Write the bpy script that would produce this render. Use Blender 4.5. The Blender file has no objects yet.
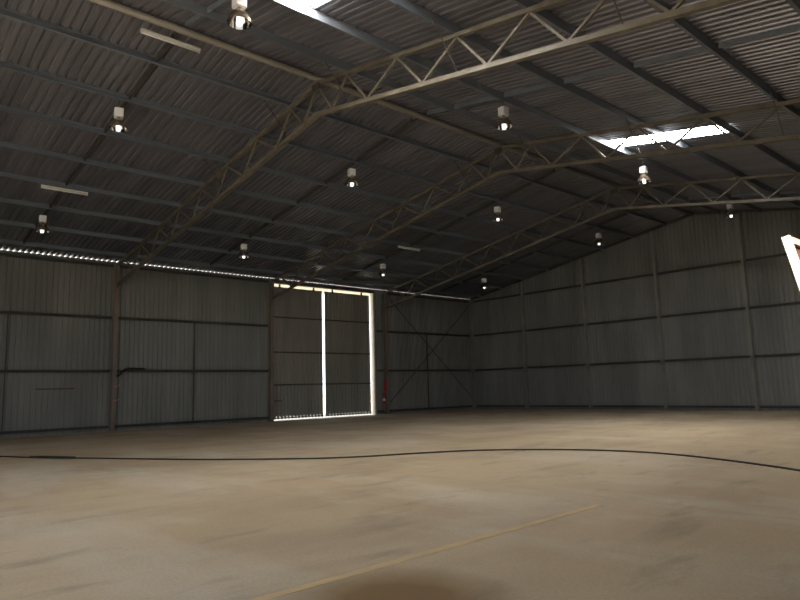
import bpy, bmesh, math, random
from mathutils import Vector, Matrix

random.seed(4)
S = bpy.context.scene
COL = S.collection

# ------------------------------------------------------------------ dimensions
CAM = (31.0627, -35.1679, 1.6)
PITCH, ROLL, YAW, FPX = 0.134689, 0.026403, 0.832167, 648.717
H = 7.864            # eave height
HR = 10.689          # ridge height
B = 8.2733           # bay length
SP = 4.6794          # spacing of end wall posts
R = 3.5 * SP         # ridge x
W = 2 * R
L = 5 * B            # building length
SL = (HR - H) / R    # roof slope
ANG = math.atan(SL)
OFFS = [1.50, 3.47, 5.48, 7.47, 9.45, 11.42, 13.38, 15.30]      # purlin offsets from the ridge


def roof(x):
    return H + SL * min(x, W - x)


# ------------------------------------------------------------------ materials
def new_mat(name):
    m = bpy.data.materials.new(name)
    m.use_nodes = True
    nt = m.node_tree
    return m, nt, nt.nodes['Principled BSDF']


def metal(name, col, rough=0.55, metallic=0.0, var=0.25, scale=3.0, stretch=(1, 1, 1), spec=0.4, col2=None):
    m, nt, b = new_mat(name)
    tc = nt.nodes.new('ShaderNodeTexCoord')
    mp = nt.nodes.new('ShaderNodeMapping')
    mp.inputs['Scale'].default_value = stretch
    nz = nt.nodes.new('ShaderNodeTexNoise')
    nz.inputs['Scale'].default_value = scale
    nz.inputs['Detail'].default_value = 5
    rp = nt.nodes.new('ShaderNodeValToRGB')
    c2 = col2 or tuple(c * (1 - var) for c in col)
    rp.color_ramp.elements[0].color = (*c2, 1)
    rp.color_ramp.elements[1].color = (*[min(1, c * (1 + var * .5)) for c in col], 1)
    rp.color_ramp.elements[0].position = 0.35
    rp.color_ramp.elements[1].position = 0.7
    nt.links.new(tc.outputs['Object'], mp.inputs['Vector'])
    nt.links.new(mp.outputs[0], nz.inputs['Vector'])
    nt.links.new(nz.outputs['Fac'], rp.inputs['Fac'])
    nt.links.new(rp.outputs[0], b.inputs['Base Color'])
    b.inputs['Roughness'].default_value = rough
    b.inputs['Metallic'].default_value = metallic
    b.inputs['Specular IOR Level'].default_value = spec
    return m


def emit(name, col, strength):
    m, nt, b = new_mat(name)
    b.inputs['Base Color'].default_value = (*col, 1)
    b.inputs['Emission Color'].default_value = (*col, 1)
    b.inputs['Emission Strength'].default_value = strength
    return m


M = {}
M['roof'] = metal('zincalume_roof_sheet', (.205, .203, .236), .34, .45, .25, .8, (.2, 2, 1), .5)
M['wall'] = metal('corrugated_wall_sheet', (.20, .205, .20), .6, 0, .22, .9, (1, 1, .15), .3)
M['door'] = metal('corrugated_door_sheet', (.24, .23, .205), .6, 0, .2, 1.2, (1, 1, .1), .3)
M['purlin'] = metal('galvanised_purlin', (.17, .195, .235), .42, .2, .2, 2, (1, .1, 1), .4)
M['truss'] = metal('truss_paint', (.155, .137, .107), .5, 0, .3, 2.5, (1, 1, 1), .4)
M['column'] = metal('column_paint', (.20, .16, .135), .55, 0, .3, 1.5, (1, 1, .4), .3)
M['post'] = metal('post_paint', (.24, .23, .21), .55, 0, .3, 1.5, (1, 1, .4), .3)
M['girt'] = metal('girt_steel', (.07, .066, .06), .55, 0, .3, 2, (.3, .3, 1), .3)
M['brace'] = metal('brace_steel', (.06, .055, .05), .55, 0, .2, 2)
M['tube'] = metal('ridge_tube_paint', (.215, .20, .175), .4, 0, .25, 2, (1, .3, 1), .5)
M['white'] = metal('white_paint', (.42, .39, .30), .45, 0, .08, 5)
M['ply'] = metal('brown_timber', (.08, .036, .02), .6, 0, .4, 6, (1, 1, 8))
M['pink'] = metal('pinkish_primer', (.36, .22, .18), .5, 0, .12, 5)
M['lampbox'] = metal('lamp_box_enamel', (.74, .75, .78), .45, 0, .06, 6)
M['batten'] = metal('batten_enamel', (.62, .62, .6), .5, 0, .06, 6)
M['tubelamp'] = metal('unlit_tube_glass', (.75, .75, .72), .3, 0, .04, 4)
M['bell'] = metal('brushed_reflector', (.50, .42, .34), .22, .85, .15, 8)
M['lining'] = metal('polished_lining', (.35, .34, .33), .06, 1.0, .05, 8)
M['hook'] = metal('hook_steel', (.1, .1, .1), .5, .3)
M['bulb'] = emit('discharge_bulb', (1, .97, .92), .4)
M['red'] = metal('red_paint', (.42, .03, .03), .4, 0, .2, 8)
M['label'] = metal('label_white', (.7, .62, .58), .6, 0, .1, 8)
M['rubber'] = metal('black_rubber', (.018, .016, .015), .6, 0, .3, 6)
M['rust'] = metal('rusty_steel', (.13, .07, .045), .7, 0, .4, 6)
M['chalk'] = metal('orange_paint', (.55, .30, .24), .6, 0, .2, 6)
M['sky_sheet'] = emit('translucent_roof_sheet', (1, .96, .88), 13.0)
M['earth'] = metal('sunlit_gravel', (.42, .37, .29), .9, 0, .3, 1.2)
M['flash_edge_light'] = metal('cream_flashing_edge_light', (.62, .55, .44), .5, 0, .12, 3)

# concrete floor
m, nt, b = new_mat('dusty_concrete')
M['floor'] = m
N = nt.nodes
Lk = nt.links.new
tc = N.new('ShaderNodeTexCoord')


def noise(scale, detail, stretch=(1, 1, 1), rot=0.0):
    mp = N.new('ShaderNodeMapping')
    mp.inputs['Scale'].default_value = stretch
    mp.inputs['Rotation'].default_value = (0, 0, rot)
    n = N.new('ShaderNodeTexNoise')
    n.inputs['Scale'].default_value = scale
    n.inputs['Detail'].default_value = detail
    n.inputs['Roughness'].default_value = .6
    Lk(tc.outputs['Object'], mp.inputs['Vector'])
    Lk(mp.outputs[0], n.inputs['Vector'])
    return n.outputs['Fac']


def ramp(src, p0, p1, c0=(0, 0, 0), c1=(1, 1, 1)):
    r = N.new('ShaderNodeValToRGB')
    r.color_ramp.elements[0].position = p0
    r.color_ramp.elements[1].position = p1
    r.color_ramp.elements[0].color = (*c0, 1)
    r.color_ramp.elements[1].color = (*c1, 1)
    Lk(src, r.inputs['Fac'])
    return r.outputs[0]


def mix(fac, a, c, mode='MIX'):
    x = N.new('ShaderNodeMix')
    x.data_type = 'RGBA'
    x.blend_type = mode
    if isinstance(fac, float):
        x.inputs[0].default_value = fac
    else:
        Lk(fac, x.inputs[0])
    for k, v in ((6, a), (7, c)):
        if isinstance(v, tuple):
            x.inputs[k].default_value = (*v, 1)
        else:
            Lk(v, x.inputs[k])
    return x.outputs[2]


def math_(op, a, c=None):
    x = N.new('ShaderNodeMath')
    x.operation = op
    for k, v in ((0, a), (1, c)):
        if v is None:
            continue
        if isinstance(v, (int, float)):
            x.inputs[k].default_value = v
        else:
            Lk(v, x.inputs[k])
    return x.outputs[0]


FL_A, FL_B, FL_C = (.42, .33, .23), (.51, .425, .315), (.32, .255, .185)
base = ramp(noise(.16, 4), .35, .68, FL_A, FL_B)
blot = ramp(noise(.55, 7, (1, .35, 1), .7), .47, .66)
base = mix(math_('MULTIPLY', blot, .55), base, FL_C)
pale = ramp(noise(.4, 7, (.5, 1.1, 1), .5), .48, .68)
base = mix(math_('MULTIPLY', pale, .55), base, (.56, .53, .47))
scuff = ramp(noise(1.6, 8, (1, .3, 1), .55), .56, .68)
base = mix(math_('MULTIPLY', scuff, .4), base, (.20, .175, .15))
fine = ramp(noise(30, 3), .3, .7, (.9, .9, .9), (1.06, 1.06, 1.06))
base = mix(1.0, base, fine, 'MULTIPLY')
sx = N.new('ShaderNodeSeparateXYZ')
Lk(tc.outputs['Object'], sx.inputs[0])
# saw cut joints every bay along and across
for axis, start, step in ((1, -26.72 - 24, 12.0),):
    v = math_('SUBTRACT', sx.outputs[axis], start)
    v = math_('MODULO', v, step)
    d = math_('MINIMUM', v, math_('SUBTRACT', step, v))
    j = ramp(d, .004, .014, (1, 1, 1), (0, 0, 0))
    base = mix(math_('MULTIPLY', j, .35), base, (.16, .13, .10))
# round brown patch with a soft edge on the slab
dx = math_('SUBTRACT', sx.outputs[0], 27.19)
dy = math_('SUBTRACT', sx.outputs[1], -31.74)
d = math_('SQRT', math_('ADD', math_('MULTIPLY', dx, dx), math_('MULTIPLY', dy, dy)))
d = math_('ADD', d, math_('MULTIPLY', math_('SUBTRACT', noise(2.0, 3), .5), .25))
patch = ramp(d, .42, 1.05, (1, 1, 1), (0, 0, 0))
base = mix(math_('MULTIPLY', patch, .9), base, (.20, .125, .058))
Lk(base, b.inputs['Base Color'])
b.inputs['Roughness'].default_value = .8
b.inputs['Specular IOR Level'].default_value = .08

# worn yellow line paint
m, nt, b = new_mat('worn_yellow_paint')
M['yellow'] = m
N = nt.nodes
Lk = nt.links.new
tc = N.new('ShaderNodeTexCoord')
c = ramp(noise(3.5, 6, (3, .6, 1)), .38, .68, (.42, .33, .22), (.60, .40, .17))
Lk(c, b.inputs['Base Color'])
b.inputs['Roughness'].default_value = .7


# ------------------------------------------------------------------ mesh helpers
class MB:
    def __init__(s):
        s.v, s.f = [], []

    def add(s, vs, fs):
        o = len(s.v)
        s.v += [tuple(v) for v in vs]
        s.f += [tuple(i + o for i in f) for f in fs]
        return s

    def box(s, x0, x1, y0, y1, z0, z1):
        return s.add([(x, y, z) for x in (x0, x1) for y in (y0, y1) for z in (z0, z1)],
                     [(0, 1, 3, 2), (4, 6, 7, 5), (0, 4, 5, 1), (2, 3, 7, 6), (0, 2, 6, 4), (1, 5, 7, 3)])

    def extrude(s, prof, p, q, ux, uy, closed=True):
        """profile of 2-D points swept from p to q, with axes ux and uy"""
        p, q, ux, uy = map(Vector, (p, q, ux, uy))
        n = len(prof)
        vs = [e + ux * a + uy * c for e in (p, q) for a, c in prof]
        fs = [(i, (i + 1) % n, n + (i + 1) % n, n + i) for i in range(n if closed else n - 1)]
        if closed:
            fs += [tuple(range(n - 1, -1, -1)), tuple(range(n, 2 * n))]
        return s.add(vs, fs)

    def bar(s, p, q, w, h, side):
        """rectangular bar; side = direction in which w is measured"""
        p, q = Vector(p), Vector(q)
        d = (q - p).normalized()
        u = Vector(side)
        u = (u - d * u.dot(d)).normalized()
        v = d.cross(u)
        return s.extrude([(-w / 2, -h / 2), (w / 2, -h / 2), (w / 2, h / 2), (-w / 2, h / 2)], p, q, u, v)

    def angle(s, p, q, w, t, u, v):
        """L section"""
        return s.extrude([(0, 0), (w, 0), (w, t), (t, t), (t, w), (0, w)], p, q, u, v)

    def tube(s, pts, r, n=8):
        pts = [Vector(p) for p in pts]
        rings = []
        for i, p in enumerate(pts):
            d = (pts[min(i + 1, len(pts) - 1)] - pts[max(i - 1, 0)]).normalized()
            u = d.orthogonal().normalized() if abs(d.z) > .9 else d.cross(Vector((0, 0, 1))).normalized()
            v = d.cross(u)
            rings.append([p + (u * math.cos(a) + v * math.sin(a)) * r for a in [2 * math.pi * k / n for k in range(n)]])
        vs = [v for rg in rings for v in rg]
        fs = [(i * n + k, i * n + (k + 1) % n, (i + 1) * n + (k + 1) % n, (i + 1) * n + k)
              for i in range(len(pts) - 1) for k in range(n)]
        fs += [tuple(range(n - 1, -1, -1)), tuple((len(pts) - 1) * n + k for k in range(n))]
        return s.add(vs, fs)

    def lathe(s, prof, n=24, c=(0, 0, 0)):
        vs = [(c[0] + r * math.cos(2 * math.pi * k / n), c[1] + r * math.sin(2 * math.pi * k / n), c[2] + z)
              for r, z in prof for k in range(n)]
        fs = [(i * n + k, i * n + (k + 1) % n, (i + 1) * n + (k + 1) % n, (i + 1) * n + k)
              for i in range(len(prof) - 1) for k in range(n)]
        return s.add(vs, fs)

    def build(s, name, mat, parent=None, smooth=False):
        me = bpy.data.meshes.new(name)
        me.from_pydata(s.v, [], s.f)
        bm = bmesh.new()
        bm.from_mesh(me)
        bmesh.ops.recalc_face_normals(bm, faces=bm.faces)
        bm.to_mesh(me)
        bm.free()
        me.materials.append(mat)
        if smooth:
            for p in me.polygons:
                p.use_smooth = True
        o = bpy.data.objects.new(name, me)
        COL.objects.link(o)
        if parent:
            o.parent = parent
        return o


def tag(o, label=None, cat=None, group=None, kind=None):
    for k, v in (('label', label), ('category', cat), ('group', group), ('kind', kind)):
        if v:
            o[k] = v
    return o


def empty(name, loc=(0, 0, 0), rz=0):
    o = bpy.data.objects.new(name, None)
    o.location = loc
    o.rotation_euler = (0, 0, rz)
    o.empty_display_size = .2
    COL.objects.link(o)
    return o


def copy_tree(o, parent=None):
    c = o.copy()
    COL.objects.link(c)
    if parent:
        c.parent = parent
    for ch in list(o.children):
        copy_tree(ch, c)
    return c


def ribs(a0, a1, pitch, depth, top, slope, phase=0.0):
    """trapezoidal rib profile along one axis: list of (a, d)"""
    out = []
    k = math.floor((a0 - phase) / pitch) - 1
    pts = []
    while True:
        s0 = phase + k * pitch
        if s0 > a1:
            break
        f = pitch - top - 2 * slope
        pts += [(s0, 0), (s0 + f, 0), (s0 + f + slope, depth), (s0 + f + slope + top, depth)]
        k += 1
    pts = sorted(pts)

    def val(a):
        for (p, d0), (q, d1) in zip(pts, pts[1:]):
            if p <= a <= q:
                return d0 + (d1 - d0) * (a - p) / max(q - p, 1e-9)
        return 0
    out = [(a0, val(a0))] + [(a, d) for a, d in pts if a0 < a < a1] + [(a1, val(a1))]
    return out


RP = .225


def roof_sheet(mb, x0, x1, y0, y1, lift=0.0):
    """ribbed sheet on the slope between x0 and x1 (ribs run down the slope), a thin closed sheet"""
    pr = ribs(y0, y1, RP, .055, .05, .024, -L)
    n = len(pr)
    up = .012
    vs = []
    for t in (0, up):
        for x in (x0, x1):
            z = (H + SL * x if x0 + x1 < W else H + SL * (W - x)) + lift
            vs += [(x, y, z + d + t) for y, d in pr]
    fs = []
    for k in range(n - 1):
        fs.append((k, k + 1, n + k + 1, n + k))
        fs.append((2 * n + k, 2 * n + k + 1, 3 * n + k + 1, 3 * n + k))
    mb.add(vs, fs)


# ------------------------------------------------------------------ the shell
def struct(o):
    o['kind'] = 'structure'
    return o


OV = .21                 # roof overhang beyond x = 0
SKY = [(-28.0, -27.35), (-14.72, -13.79)]
SX0, SX1 = R + OFFS[1] + .05, R + OFFS[3] - .05

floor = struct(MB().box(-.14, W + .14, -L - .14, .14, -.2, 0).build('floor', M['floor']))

mb = MB()
roof_sheet(mb, -OV, R, -L - .2, .2)
ys = [-L - .2] + [v for s in SKY for v in s] + [.2]
for i in range(len(ys) - 1):
    if (ys[i], ys[i + 1]) in SKY:
        roof_sheet(mb, R, SX0, ys[i], ys[i + 1])
        roof_sheet(mb, SX1, W + OV, ys[i], ys[i + 1])
    else:
        roof_sheet(mb, R, W + OV, ys[i], ys[i + 1])
ceiling = struct(mb.build('ceiling', M['roof']))
# ridge capping folded over the apex, outside
mb = MB()
mb.add([(R - .35, -L - .2, HR - .35 * SL + .065), (R - .35, .2, HR - .35 * SL + .065), (R, -L - .2, HR + .08), (R, .2, HR + .08),
        (R + .35, -L - .2, HR - .35 * SL + .065), (R + .35, .2, HR - .35 * SL + .065)], [(0, 2, 3, 1), (2, 4, 5, 3)])
struct(mb.build('trim_1', M['roof']))

for i, (y0, y1) in enumerate(SKY):
    mb = MB()
    roof_sheet(mb, SX0 - .02, SX1 + .02, y0 + .01, y1 - .01, .004)
    o = struct(mb.build('window_%d' % (i + 1), M['sky_sheet']))
    o['label'] = ('glowing translucent roof sheet at the top edge of the view', 'glowing translucent roof sheet beyond the middle of the right slope')[i]


def wall_x(mb, x, y0, y1, z0, z1, out=-1, pitch=.225, thick=.012, notch=0):
    pr = ribs(y0, y1, pitch, .045, .05, .025, 0)
    n = len(pr)
    vs = []
    for t in (0, thick):
        for z in (z0, z1):
            vs += [(x + out * (d + t), y, z + (notch if z == z0 and d > .02 else 0)) for y, d in pr]
    fs = []
    for k in range(n - 1):
        fs.append((k, k + 1, n + k + 1, n + k))
        fs.append((2 * n + k, 2 * n + k + 1, 3 * n + k + 1, 3 * n + k))
    mb.add(vs, fs)


DY0, DY1 = -16.40, -9.10     # sliding door opening
WX = -.10
mb = MB()
wall_x(mb, WX, -L - .1, DY0, 0, H - .028)
wall_x(mb, WX, DY1, .1, 0, H - .028)
wall_x(mb, WX, DY0, DY1, 7.56, H - .028)
struct(mb.build('wall_left', M['wall']))

# end wall (gable)
mb = MB()
pr = ribs(-.17, W + .17, .225, .035, .05, .03, 0)
vs, fs = [], []
n = len(pr)
for t in (0, .012):
    vs += [(x, .10 + d + t, 0) for x, d in pr]
    vs += [(x, .10 + d + t, roof(x) + .01) for x, d in pr]
for k in range(n - 1):
    fs.append((k, k + 1, n + k + 1, n + k))
    fs.append((2 * n + k, 2 * n + k + 1, 3 * n + k + 1, 3 * n + k))
mb.add(vs, fs)
struct(mb.build('wall_back', M['wall']))

# right wall with an unseen opening, placed and sized to sunlight the tilted panel
RO = (-41.1, -36.4, 5.7)
mb = MB()
wall_x(mb, W + .1, RO[1], .1, 0, H, 1)
wall_x(mb, W + .1, -L - .1, RO[0], 0, H, 1)
wall_x(mb, W + .1, RO[0], RO[1], RO[2], H, 1)
struct(mb.build('wall_right', M['wall']))
# front wall with a big opening, behind the camera
FO = (16.0, 28.0, 5.3)
mb = MB()
vs, fs = [], []
for a, c, z0 in ((-.1, FO[0], 0), (FO[0], FO[1], FO[2]), (FO[1], W + .1, 0)):
    pr = ribs(a, c, .225, .035, .05, .03, 0)
    n = len(pr)
    vs = [(x, -L - .10 - d, z0) for x, d in pr] + [(x, -L - .10 - d, roof(x) + .01) for x, d in pr]
    mb.add(vs, [(k, k + 1, n + k + 1, n + k) for k in range(n - 1)])
struct(mb.build('wall_front', M['wall']))

# ground outside
mb = MB()
g = 160
for x0, x1, y0, y1 in ((-g, -.14, -g, g), (W + .14, g, -g, g), (-.14, W + .14, .14, g), (-.14, W + .14, -g, -L - .14)):
    mb.box(x0, x1, y0, y1, -.25, -.03)
struct(mb.build('ground', M['earth']))

# ------------------------------------------------------------------ columns, posts
def isection(d, w, t, tw):
    return [(-w / 2, 0), (w / 2, 0), (w / 2, t), (tw / 2, t), (tw / 2, d - t), (w / 2, d - t), (w / 2, d), (-w / 2, d),
            (-w / 2, d - t), (-tw / 2, d - t), (-tw / 2, t), (-w / 2, t)]


col_lab = {3: 'brownish steel column standing left of the wall panels beside the sliding doors, leftmost column',
           2: 'brownish steel column standing at the left side of the sliding doors',
           1: 'brownish steel column carrying the red fire extinguisher, right of the sliding doors'}
for n in (3, 2, 1):
    y = -n * B
    t = empty('portal_column', (-.09, y, 0))
    tag(t, col_lab[n], 'column', 'portal columns along the left wall', 'thing')
    MB().extrude(isection(.27, .18, .016, .012), (0, 0, .02), (0, 0, H - .32), (0, 1, 0), (1, 0, 0)).build('shaft', M['column'], t)
    MB().box(0, .32, -.15, .15, 0, .02).build('base_plate', M['column'], t)

t = empty('door_post', (-.04, DY1 - .02, 0))
tag(t, 'slim steel post framing the right edge of the sliding doors', 'post', None, 'thing')
MB().box(-.26, .05, -.07, .015, .0, 7.56).build('shaft', M['flash_edge_light'], t)
post_lab = ['steel corner post where the left wall meets the gable wall',
            'first steel post on the gable wall from the far corner',
            'second steel post on the gable wall from the far corner',
            'third steel post on the gable wall, just left of the ridge',
            'fourth steel post on the gable wall, just right of the ridge']
for k in range(5):
    x = k * SP + (.10 if k == 0 else 0)
    t = empty('wall_post', (x, -.10 if k else -.06, 0))
    tag(t, post_lab[k], 'post', 'posts on the gable wall', 'thing')
    zt = roof(x) - .19
    MB().extrude(isection(.18, .13, .012, .01), (0, .08, .015), (0, .08, zt - (.02 if k else .3)), (1, 0, 0), (0, -1, 0)).build('shaft', M['post'], t)
    MB().box(-.10, .10, -.13, .09, 0, .015).build('base_plate', M['post'], t)

# ------------------------------------------------------------------ girts
LEV = [(.20, 'lowest'), (2.71, 'second'), (5.17, 'third'), (7.62, 'topmost')]
csec = [(-.05, -.06), (.06, -.06), (.06, -.05), (-.04, -.05), (-.04, .05), (.06, .05), (.06, .06), (-.05, .06)]
for (y0, y1, where) in ((-L + .1, -3 * B - .11, 'left wall, left of the leftmost column'),
                        (-3 * B + .11, -2 * B - .11, 'left wall, between leftmost column and doors'),
                        (DY1 + .18, -B - .11, 'left wall, short piece between door post and column'),
                        (-B + .11, -.20, 'left wall, behind the crossed braces')):
    for z, nm in LEV:
        if y1 - y0 < 1 and nm == 'topmost':
            continue
        o = MB().extrude(csec, (-.02, y0, z), (-.02, y1, z), (1, 0, 0), (0, 0, 1)).build('wall_girt', M['girt'])
        tag(o, '%s dark horizontal girt on the %s' % (nm, where), 'girt', 'girts on the left wall', 'thing')
o = MB().box(-.09, .0, DY0 + .05, DY1 - .0, 7.58, 7.72).build('door_header', M['girt'])
tag(o, 'dark steel header beam above the sliding doors', 'beam', None, 'thing')
ORD = ['first', 'second', 'third', 'fourth', 'fifth', 'sixth', 'seventh', 'eighth']
for k in range(5):
    x0, x1 = k * SP + .05, (k + 1) * SP - .05
    for z, nm in LEV:
        o = MB().extrude(csec, (x0 + (.12 if k == 0 else 0), .048, z), (x1, .048, z), (0, -1, 0), (0, 0, 1)).build('wall_girt', M['girt'])
        tag(o, '%s dark horizontal girt on the gable wall in the %s panel from the corner' % (nm, ORD[k]), 'girt', 'girts on the gable wall', 'thing')

for y, lab in ((-29.15, 'thin upright strut between girts at the left end of the left wall'),
               (-20.92, 'thin upright strut between girts midway between leftmost column and doors'),
               (-4.52, 'thin upright strut between girts behind the crossing of the braces')):
    t = empty('girt_strut', (-.02, y, 0))
    tag(t, lab, 'strut', None, 'thing')
    for (z0, _), (z1, _) in zip(LEV[:2], LEV[1:3]):
        MB().bar((0, 0, z0 + .065), (0, 0, z1 - .065), .035 if y < -25 else .05, .06, (0, 1, 0)).build('bar', M['girt'], t)

o = MB().bar((.09, -8.02, .72), (.09, -.30, 7.30), .012, .06, (1, 0, 0)).build('wall_brace', M['brace'])
tag(o, 'flat diagonal brace rising towards the far corner on the left wall', 'brace', 'crossed braces', 'thing')
o = MB().bar((.075, -7.9, 7.3), (.075, -.30, .80), .012, .06, (1, 0, 0)).build('wall_brace', M['brace'])
tag(o, 'flat diagonal brace falling towards the far corner on the left wall', 'brace', 'crossed braces', 'thing')

# ------------------------------------------------------------------ sliding doors
DX = -.22
for i, (y0, y1) in enumerate(((-16.44, -12.93), (-12.765, -9.34))):
    mb = MB()
    wall_x(mb, DX, y0, y1, .07, 7.42, notch=.14)
    d = mb.build('door_%d' % (i + 1), M['door'])
    struct(d)
    d['label'] = ('left corrugated steel sliding door leaf with daylight along its edges', 'right corrugated steel sliding door leaf with daylight along its edges')[i]
    for z in (.125, 1.94, 3.74, 5.70):
        MB().box(DX + .002, DX + .05, y0 + .02, y1 - .02, z - min(.04, z - .1), z + min(.04, z - .09)).build('door_rail', M['girt'], d)
    for y, mm in ((y0 + .06, 'flash_edge_light' if i == 0 else 'door'), (y1 - .06, 'door' if i == 0 else 'flash_edge_light')):  # outer stiles wide and cream: daylight leaking along the leaf edges, painted in
        MB().box(DX + .002, DX + .04, y - (.06 if mm == 'flash_edge_light' else .03), y + (.06 if mm == 'flash_edge_light' else .03), .10, 7.40).build('door_stile', M[mm], d)
    for y in (y0 + .6, y1 - .6):
        MB().box(DX - .03, DX + .02, y - .05, y + .05, 7.36, 7.56).build('door_hanger', M['brace'], d)
    if i == 0:
        MB().box(DX + .05, DX + .20, y0 + .12, y0 + .62, 1.04, 1.10).build('latch', M['brace'], d)
struct(MB().box(DX - 1.6, DX + .03, DY0 - .6, DY1 + .6, 7.57, 7.66).build('trim_2', M['flash_edge_light']))

# ------------------------------------------------------------------ roof trusses
TOPS = [0.0, 1.40] + OFFS[1:8]
BOTS = [.72, 2.26] + [4.32 + 1.99 * k for k in range(6)]


def zt(o):      # top chord centre
    return HR - SL * o - .262


def zb(o):      # bottom chord centre
    return HR - SL * o - 1.21


def truss(n, label):
    y = -n * B
    t = empty('roof_truss', (R, y, HR - .99))
    tag(t, label, 'truss', 'trusses across the shed', 'thing')
    base = Vector(t.location)

    def P(sd, o, z):
        return Vector((R + sd * o, y, z)) - base
    end = R - .26
    endb = R - .26
    for nm, zf, w, h in (('top_chord', zt, .11, .10), ('bottom_chord', zb, .13, .11)):
        e = end if nm == 'top_chord' else endb
        mb = MB()
        for sd in (-1, 1):
            mb.bar(P(sd, 0, zf(0)), P(sd, e, zf(e)), w, h, (0, 1, 0))
        mb.build(nm, M['truss'], t)
    for sd in (-1, 1):
        seq = []
        for k in range(8):
            seq += [('t', TOPS[k]), ('b', BOTS[k])]
        seq.append(('t', TOPS[8]))
        for (k0, o0), (k1, o1) in zip(seq, seq[1:]):
            a = P(sd, o0, zt(o0) - .04 if k0 == 't' else zb(o0) + .04)
            c = P(sd, o1, zt(o1) - .04 if k1 == 't' else zb(o1) + .04)
            MB().bar(a, c, .055, .055, (0, 1, 0)).build('web', M['truss'], t)
        # knee stiffener at the column
    MB().box(-.18, .18, -.012 - .06, .012 - .06, .5, .70).build('apex_plate', M['brace'], t)
    MB().box(.185 - R, .26 - R, -.07, .07, zb(R) - .12 - base.z, zt(R - .3) + .0 - base.z).build('end_plate', M['column'], t)
    for sd in (-1, 1):
        for o in (OFFS[0], OFFS[2], OFFS[4]):
            zr = HR - SL * o
            a = P(sd, o, zb(o) + .05) + Vector((0, -.03, 0))
            c = P(sd, o, zr - .205) + Vector((sd * .05, -.85, 0))
            MB().bar(a, c, .022, .022, (1, 0, 0)).build('fly_brace', M['girt'], t)
    return t


truss(3, 'nearest steel lattice roof truss, lit along its right half')
truss(2, 'middle steel lattice roof truss, passing below the lower glowing roof sheet')
truss(1, 'farthest steel lattice roof truss, pale lower edge before the gable wall')

# ------------------------------------------------------------------ purlins, bridging, ridge tube
u_l = {-1: Vector((math.cos(ANG), 0, math.sin(ANG))), 1: Vector((math.cos(ANG), 0, -math.sin(ANG)))}
v_l = {-1: Vector((-math.sin(ANG), 0, math.cos(ANG))), 1: Vector((math.sin(ANG), 0, math.cos(ANG)))}
psec = [(-.008, -.20), (.07, -.20), (.07, -.18), (.062, -.18), (.062, -.192), (0, -.192), (0, -.008), (.065, -.008), (.065, 0), (-.008, 0)]
for sd in (-1, 1):
    for k, o in enumerate(OFFS):
        x = R + sd * o
        prof = psec if sd == -1 else [(-a, c) for a, c in psec]
        ob = MB().extrude(prof, (x, -L, roof(x) - .004), (x, -.11, roof(x) - .004), u_l[sd], v_l[sd]).build('roof_purlin', M['purlin'])
        tag(ob, 'long steel purlin under the %s roof slope, %s one down from the ridge' % ('left' if sd < 0 else 'right', ORD[k]),
            'purlin', 'purlins under the roof sheets', 'thing')

for j in range(4):
    y = -(j + .5) * B
    for sd in (-1, 1):
        if (j, sd) == (1, 1):
            continue
        t = empty('purlin_bridging', (R, y, HR - .1))
        tag(t, 'bridging channels between purlins on the %s slope, %s bay from gable wall' % ('left' if sd < 0 else 'right', ORD[j]),
            'bridging', 'bridging lines between purlins', 'thing')
        base = t.location
        for a, c in zip([.3] + OFFS[:-1], OFFS):
            p = Vector((R + sd * (a + .08), y, HR - SL * (a + .08) - .09)) - base
            q = Vector((R + sd * (c - .08), y, HR - SL * (c - .08) - .09)) - base
            MB().bar(p, q, .05, .13, (0, 1, 0)).build('channel', M['brace' if sd < 0 else 'purlin'], t)

for sd in (-1, 1):
    p = Vector((R + sd * .04, -.05, HR - SL * .02 - .085))
    q = Vector((R + sd * (R - .12), -.05, H + SL * .12 - .085))
    o = MB().bar(p, q, .07, .15, (0, 1, 0)).build('gable_rafter', M['brace'])
    tag(o, 'dark rafter along the top of the gable wall on the %s slope' % ('left' if sd < 0 else 'right'), 'rafter', None, 'thing')

o = MB().tube([(R, -L, HR - .125), (R, -.12, HR - .125)], .088, 14).build('ridge_tube', M['tube'], None, True)
tag(o, 'long pale round tube running under the roof ridge', 'tube', None, 'thing')

# ------------------------------------------------------------------ high bay lamps
LZ = .27       # hook starts below the roof line


def make_lamp():
    r = empty('high_bay_lamp')
    mb = MB().tube([(0, 0, .0), (0, 0, -.24)], .012, 8)
    mb.build('hook', M['hook'], r)
    mb = MB()
    mb.extrude([(-.12, -.10), (-.10, -.12), (.10, -.12), (.12, -.10), (.12, .10), (.10, .12), (-.10, .12), (-.12, .10)],
               (0, 0, -.26), (0, 0, -.50), (1, 0, 0), (0, 1, 0))
    mb.build('gear_box', M['lampbox'], r)
    prof = [(.045, -.50), (.05, -.53), (.09, -.56), (.15, -.62), (.20, -.69), (.235, -.76), (.25, -.82), (.252, -.84)]
    rf = MB().lathe(prof, 28).build('reflector', M['bell'], r, True)
    MB().lathe([(rr - .008, z) for rr, z in prof], 28).build('lining', M['lining'], rf, True)
    MB().lathe([(.0, -.60), (.03, -.60), (.04, -.64), (.058, -.70), (.062, -.80), (.062, -.87), (.045, -.90), (.0, -.91)], 18).build('bulb', M['bulb'], r, True)
    return r


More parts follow.
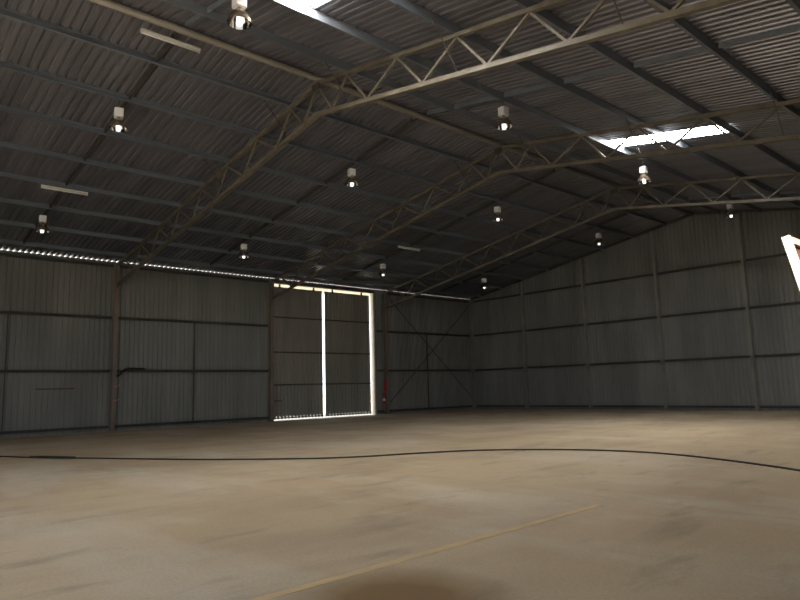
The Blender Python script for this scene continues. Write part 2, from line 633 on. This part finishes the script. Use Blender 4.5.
LAMPS = [(-29.17, -29.20, -29.18), (-20.92, -20.88, -20.68), (-12.58, -12.50, -12.36), (-4.24, -3.95, -4.19)]
LX = (R - OFFS[5], R - OFFS[1], R + OFFS[1])
LLAB = [['white boxed high bay lamp low at the left edge above the eave daylight strip',
         'high bay lamp hanging below the upper long white batten',
         'largest high bay lamp hanging at the top edge beside the glowing roof sheet'],
        ['high bay lamp hanging above the wall left of the sliding doors',
         'high bay lamp hanging below the ridge tube between the two nearer trusses',
         'high bay lamp hanging right of the ridge, directly below the lit truss'],
        ['dim high bay lamp hanging above the right sliding door leaf',
         'high bay lamp hanging between the middle and farthest trusses, left of the ridge',
         'bright cream lit high bay lamp hanging under the lower glowing roof sheet'],
        ['small high bay lamp hanging near the far corner of the shed',
         'small high bay lamp before the gable wall, left of the ridge',
         'small high bay lamp hanging beside the ridge, below the pale farthest truss']]
proto = None
for row, labs in zip(LAMPS, LLAB):
    for x, y, lb in zip(LX, row, labs):
        if proto is None:
            proto = o = make_lamp()
        else:
            o = copy_tree(proto)
        o.location = (x, y, roof(x) - .205)
        o.rotation_euler = (0, 0, random.uniform(-.3, .3))
        tag(o, lb, 'lamp', 'high bay lamps under the roof')

# ------------------------------------------------------------------ fluorescent battens
def make_batten():
    r = empty('batten_light')
    MB().extrude([(-.05, 0), (-.05, -.05), (-.03, -.07), (.03, -.07), (.05, -.05), (.05, 0)], (0, -.75, 0), (0, .75, 0), (1, 0, 0), (0, 0, 1)).build('body', M['batten'], r)
    MB().tube([(0, -.72, -.095), (0, .72, -.095)], .019, 10).build('tube', M['tubelamp'], r, True)
    for s in (-1, 1):
        MB().box(-.025, .025, s * .735 - .015, s * .735 + .015, -.115, -.07).build('tube_holder', M['batten'], r)
    return r


b0 = make_batten()
for i, (x, y, lb) in enumerate(((R - .26, -29.05, 'long white batten light beside the ridge tube at top left'),
                                (6.94, -28.97, 'long white batten light low on the left slope at the left edge'),
                                (6.94, -12.46, 'faint white batten light above the right sliding door leaf'))):
    o = b0 if i == 0 else copy_tree(b0)
    o.location = (x, y, roof(x) - (.225 if i else .26))
    tag(o, lb, 'light', 'unlit batten lights')

# ------------------------------------------------------------------ small things on the left wall
t = empty('fire_extinguisher', (.045, -8.49, .62))
tag(t, 'red fire extinguisher hanging on the column right of the sliding doors', 'fire extinguisher')
bd = MB().lathe([(0, 0), (.075, .0), (.085, .02), (.085, .46), (.07, .52), (.03, .56), (.03, .60), (0, .60)], 20).build('body', M['red'], t, True)
MB().lathe([(.0865, .20), (.0865, .36)], 20).build('paper_label', M['label'], bd, True)
MB().box(-.02, .02, -.10, .04, .60, .64).box(-.012, .012, -.09, .02, .66, .68).build('handle', M['rubber'], t)
MB().tube([(0, .03, .61), (0, .10, .58), (0, .12, .45), (0, .11, .25)], .012, 8).build('hose', M['rubber'], t, True)
MB().box(-.04, .04, .08, .125, .30, .44).build('bracket', M['brace'], t)
o = MB().box(-.08, .18, -8.372, -8.366, 1.42, 2.08).build('extinguisher_sign', M['red'])
tag(o, 'red rectangular sign on the column above the fire extinguisher', 'sign')

o = MB().tube([(-.068, -27.98, 1.95), (-.068, -26.45, 1.95)], .03, 8).build('rusty_bar', M['rust'])
tag(o, 'thin rusty bar fixed across the lower left wall sheets', 'bar')
MBX = MB().tube([(.10, -24.70, 2.46), (.11, -24.55, 2.56), (.11, -24.42, 2.72), (.10, -24.25, 2.825), (.06, -24.0, 2.83), (.04, -23.4, 2.82)], .045, 8)
o = MBX.build('cable_bundle', M['rubber'], None, True)
tag(o, 'dark cable bundle resting on the girt right of the leftmost column', 'cable')
for z, lb in ((2.02, 'upper small orange hook on the leftmost brown column'), (1.38, 'lower small orange hook on the leftmost brown column')):
    pts = [(.18, -24.82 - .07, z), (.22, -24.82 - .04, z - .015), (.25, -24.82 + .05, z - .02), (.25, -24.82 + .18, z + .02), (.24, -24.82 + .22, z + .08)]
    o = MB().tube(pts, .018, 8).build('wall_hook', M['chalk'], None, True)
    tag(o, lb, 'hook', 'hooks on the column')

# ------------------------------------------------------------------ floor things
pts = [(6.0, -32.6), (8.4, -31.75), (10.03, -31.1), (11.61, -30.45), (13.28, -29.5), (15.98, -28.0), (18.01, -26.4), (18.79, -25.4), (19.35, -24.1), (20.01, -22.9),
       (20.93, -22.05), (22.13, -21.35), (23.44, -21.05), (24.52, -21.2), (25.49, -21.55), (26.36, -21.97), (27.16, -22.44), (28.4, -23.3), (29.6, -24.4)]


def spline(p, k=6):
    out = []
    for i in range(len(p) - 1):
        p0, p1, p2, p3 = [Vector((*p[min(max(j, 0), len(p) - 1)], 0)) for j in (i - 1, i, i + 1, i + 2)]
        for s in range(k):
            t = s / k
            out.append(.5 * ((2 * p1) + (p2 - p0) * t + (2 * p0 - 5 * p1 + 4 * p2 - p3) * t * t + (-p0 + 3 * p1 - 3 * p2 + p3) * t ** 3))
    out.append(Vector((*p[-1], 0)))
    return out


t = empty('floor_hose', (18, -26.4, 0))
tag(t, 'long black hose curving across the dusty concrete floor', 'hose')
off = Vector((-18, 26.4, .019))
MB().tube([q + off for q in spline(pts)], .019, 8).build('hose_line', M['rubber'], t, True)
MB().tube([Vector((11.2, -30.62, .0)) + off, Vector((11.6, -30.45, .012)) + off, Vector((12.2, -30.15, .012)) + off, Vector((12.6, -29.9, 0)) + off], .042, 8).build('coupling', M['rubber'], t, True)

o = MB().add([(x, y, z) for x, y in ((26.42, -36.5), (26.53, -36.5), (26.29, -27.3), (26.18, -27.3)) for z in (0, .003)], [(0, 2, 4, 6), (1, 3, 5, 7), (0, 1, 3, 2), (2, 3, 5, 4), (4, 5, 7, 6), (6, 7, 1, 0)]).build('floor_line', M['yellow'])
tag(o, 'faded yellow painted line on the concrete floor', 'line', None, 'thing')

# leaning white edged panel at the right edge of the view
t = empty('tilted_panel', (30.898, -33.235, 0))
tag(t, 'brightly lit white edged panel leaning in at the right edge', 'panel')
TH = math.radians(11.5)
HT = 2.02
LEN = 1.7
up = Vector((-math.sin(TH), 0, math.cos(TH)))
nx = Vector((math.cos(TH), 0, math.sin(TH)))


def pb(mb, a0, a1, y0, y1, h0, h1):
    vs = [nx * a + Vector((0, y, 0)) + up * h for a in (a0, a1) for y in (y0, y1) for h in (h0, h1)]
    return mb.add(vs, [(0, 1, 3, 2), (4, 6, 7, 5), (0, 4, 5, 1), (2, 3, 7, 6), (0, 2, 6, 4), (1, 5, 7, 3)])


pb(MB(), -.010, .010, 0, .012, .0, HT).build('stile', M['white'], t)
pb(MB(), -.011, .011, LEN - .05, LEN, .0, HT).build('stile', M['white'], t)
pb(MB(), -.010, .010, .024, LEN - .05, HT - .022, HT - .002).build('top_rail', M['pink'], t)
pb(MB(), -.010, .010, .024, LEN - .05, .1, .16).build('bottom_rail', M['white'], t)
pb(MB(), -.008, .002, .024, LEN - .05, .16, HT - .022).build('infill_board', M['ply'], t)
for y in (.3, LEN - .3):
    a = nx * .028 + Vector((0, y, 0)) + up * 1.3
    MB().bar(a, Vector((.35, y, .0)), .035, .035, (0, 1, 0)).build('prop', M['white'], t)

# ------------------------------------------------------------------ light
wd = bpy.data.worlds.new('sky')
S.world = wd
wd.use_nodes = True
bg = wd.node_tree.nodes['Background']
bg.inputs['Color'].default_value = (.84, .92, 1.0, 1)
bg.inputs['Strength'].default_value = 1.0

sun = bpy.data.lights.new('sun', 'SUN')
sun.energy = 8.0
sun.angle = math.radians(.6)
sun.color = (1, .94, .83)
so = bpy.data.objects.new('sun', sun)
COL.objects.link(so)
so.rotation_euler = Vector((-.40, .60, -.60)).to_track_quat('-Z', 'Y').to_euler()


def portal(name, loc, direction, sx_, sy_):
    li = bpy.data.lights.new(name, 'AREA')
    li.shape = 'RECTANGLE'
    li.size, li.size_y = sx_, sy_
    li.cycles.is_portal = True
    o = bpy.data.objects.new(name, li)
    COL.objects.link(o)
    o.location = loc
    o.rotation_euler = Vector(direction).to_track_quat('-Z', 'Y').to_euler()
    return o


portal('portal_right', (W + .12, (RO[0] + RO[1]) / 2, RO[2] / 2), (-1, 0, 0), RO[1] - RO[0], RO[2])
portal('portal_front', ((FO[0] + FO[1]) / 2, -L - .12, FO[2] / 2), (0, 1, 0), FO[1] - FO[0], FO[2])
portal('portal_door', (-.12, (DY0 + DY1) / 2, 3.8), (1, 0, 0), DY1 - DY0, 7.6)

# ------------------------------------------------------------------ camera
cd = bpy.data.cameras.new('camera')
cd.sensor_width = 36
cd.lens = FPX / 800 * 36
cd.clip_start = .05
cd.clip_end = 500
co = bpy.data.objects.new('camera', cd)
COL.objects.link(co)
yaw = Matrix.Rotation(YAW, 3, 'Z')
pit = Matrix.Rotation(PITCH, 3, 'X')
rol = Matrix.Rotation(ROLL, 3, 'Y')
m3 = yaw @ pit @ rol
X, Y, Z = m3.col[0], m3.col[1], m3.col[2]
mw = Matrix(((X.x, Z.x, -Y.x, CAM[0]), (X.y, Z.y, -Y.y, CAM[1]), (X.z, Z.z, -Y.z, CAM[2]), (0, 0, 0, 1)))
co.matrix_world = mw
S.camera = co

S.cycles.use_denoising = True
S.cycles.max_bounces = 10
S.cycles.diffuse_bounces = 7
S.view_settings.view_transform = 'Standard'
S.view_settings.look = 'None'
S.view_settings.gamma = 1
S.view_settings.exposure = 2.08
S.view_settings.use_curve_mapping = False
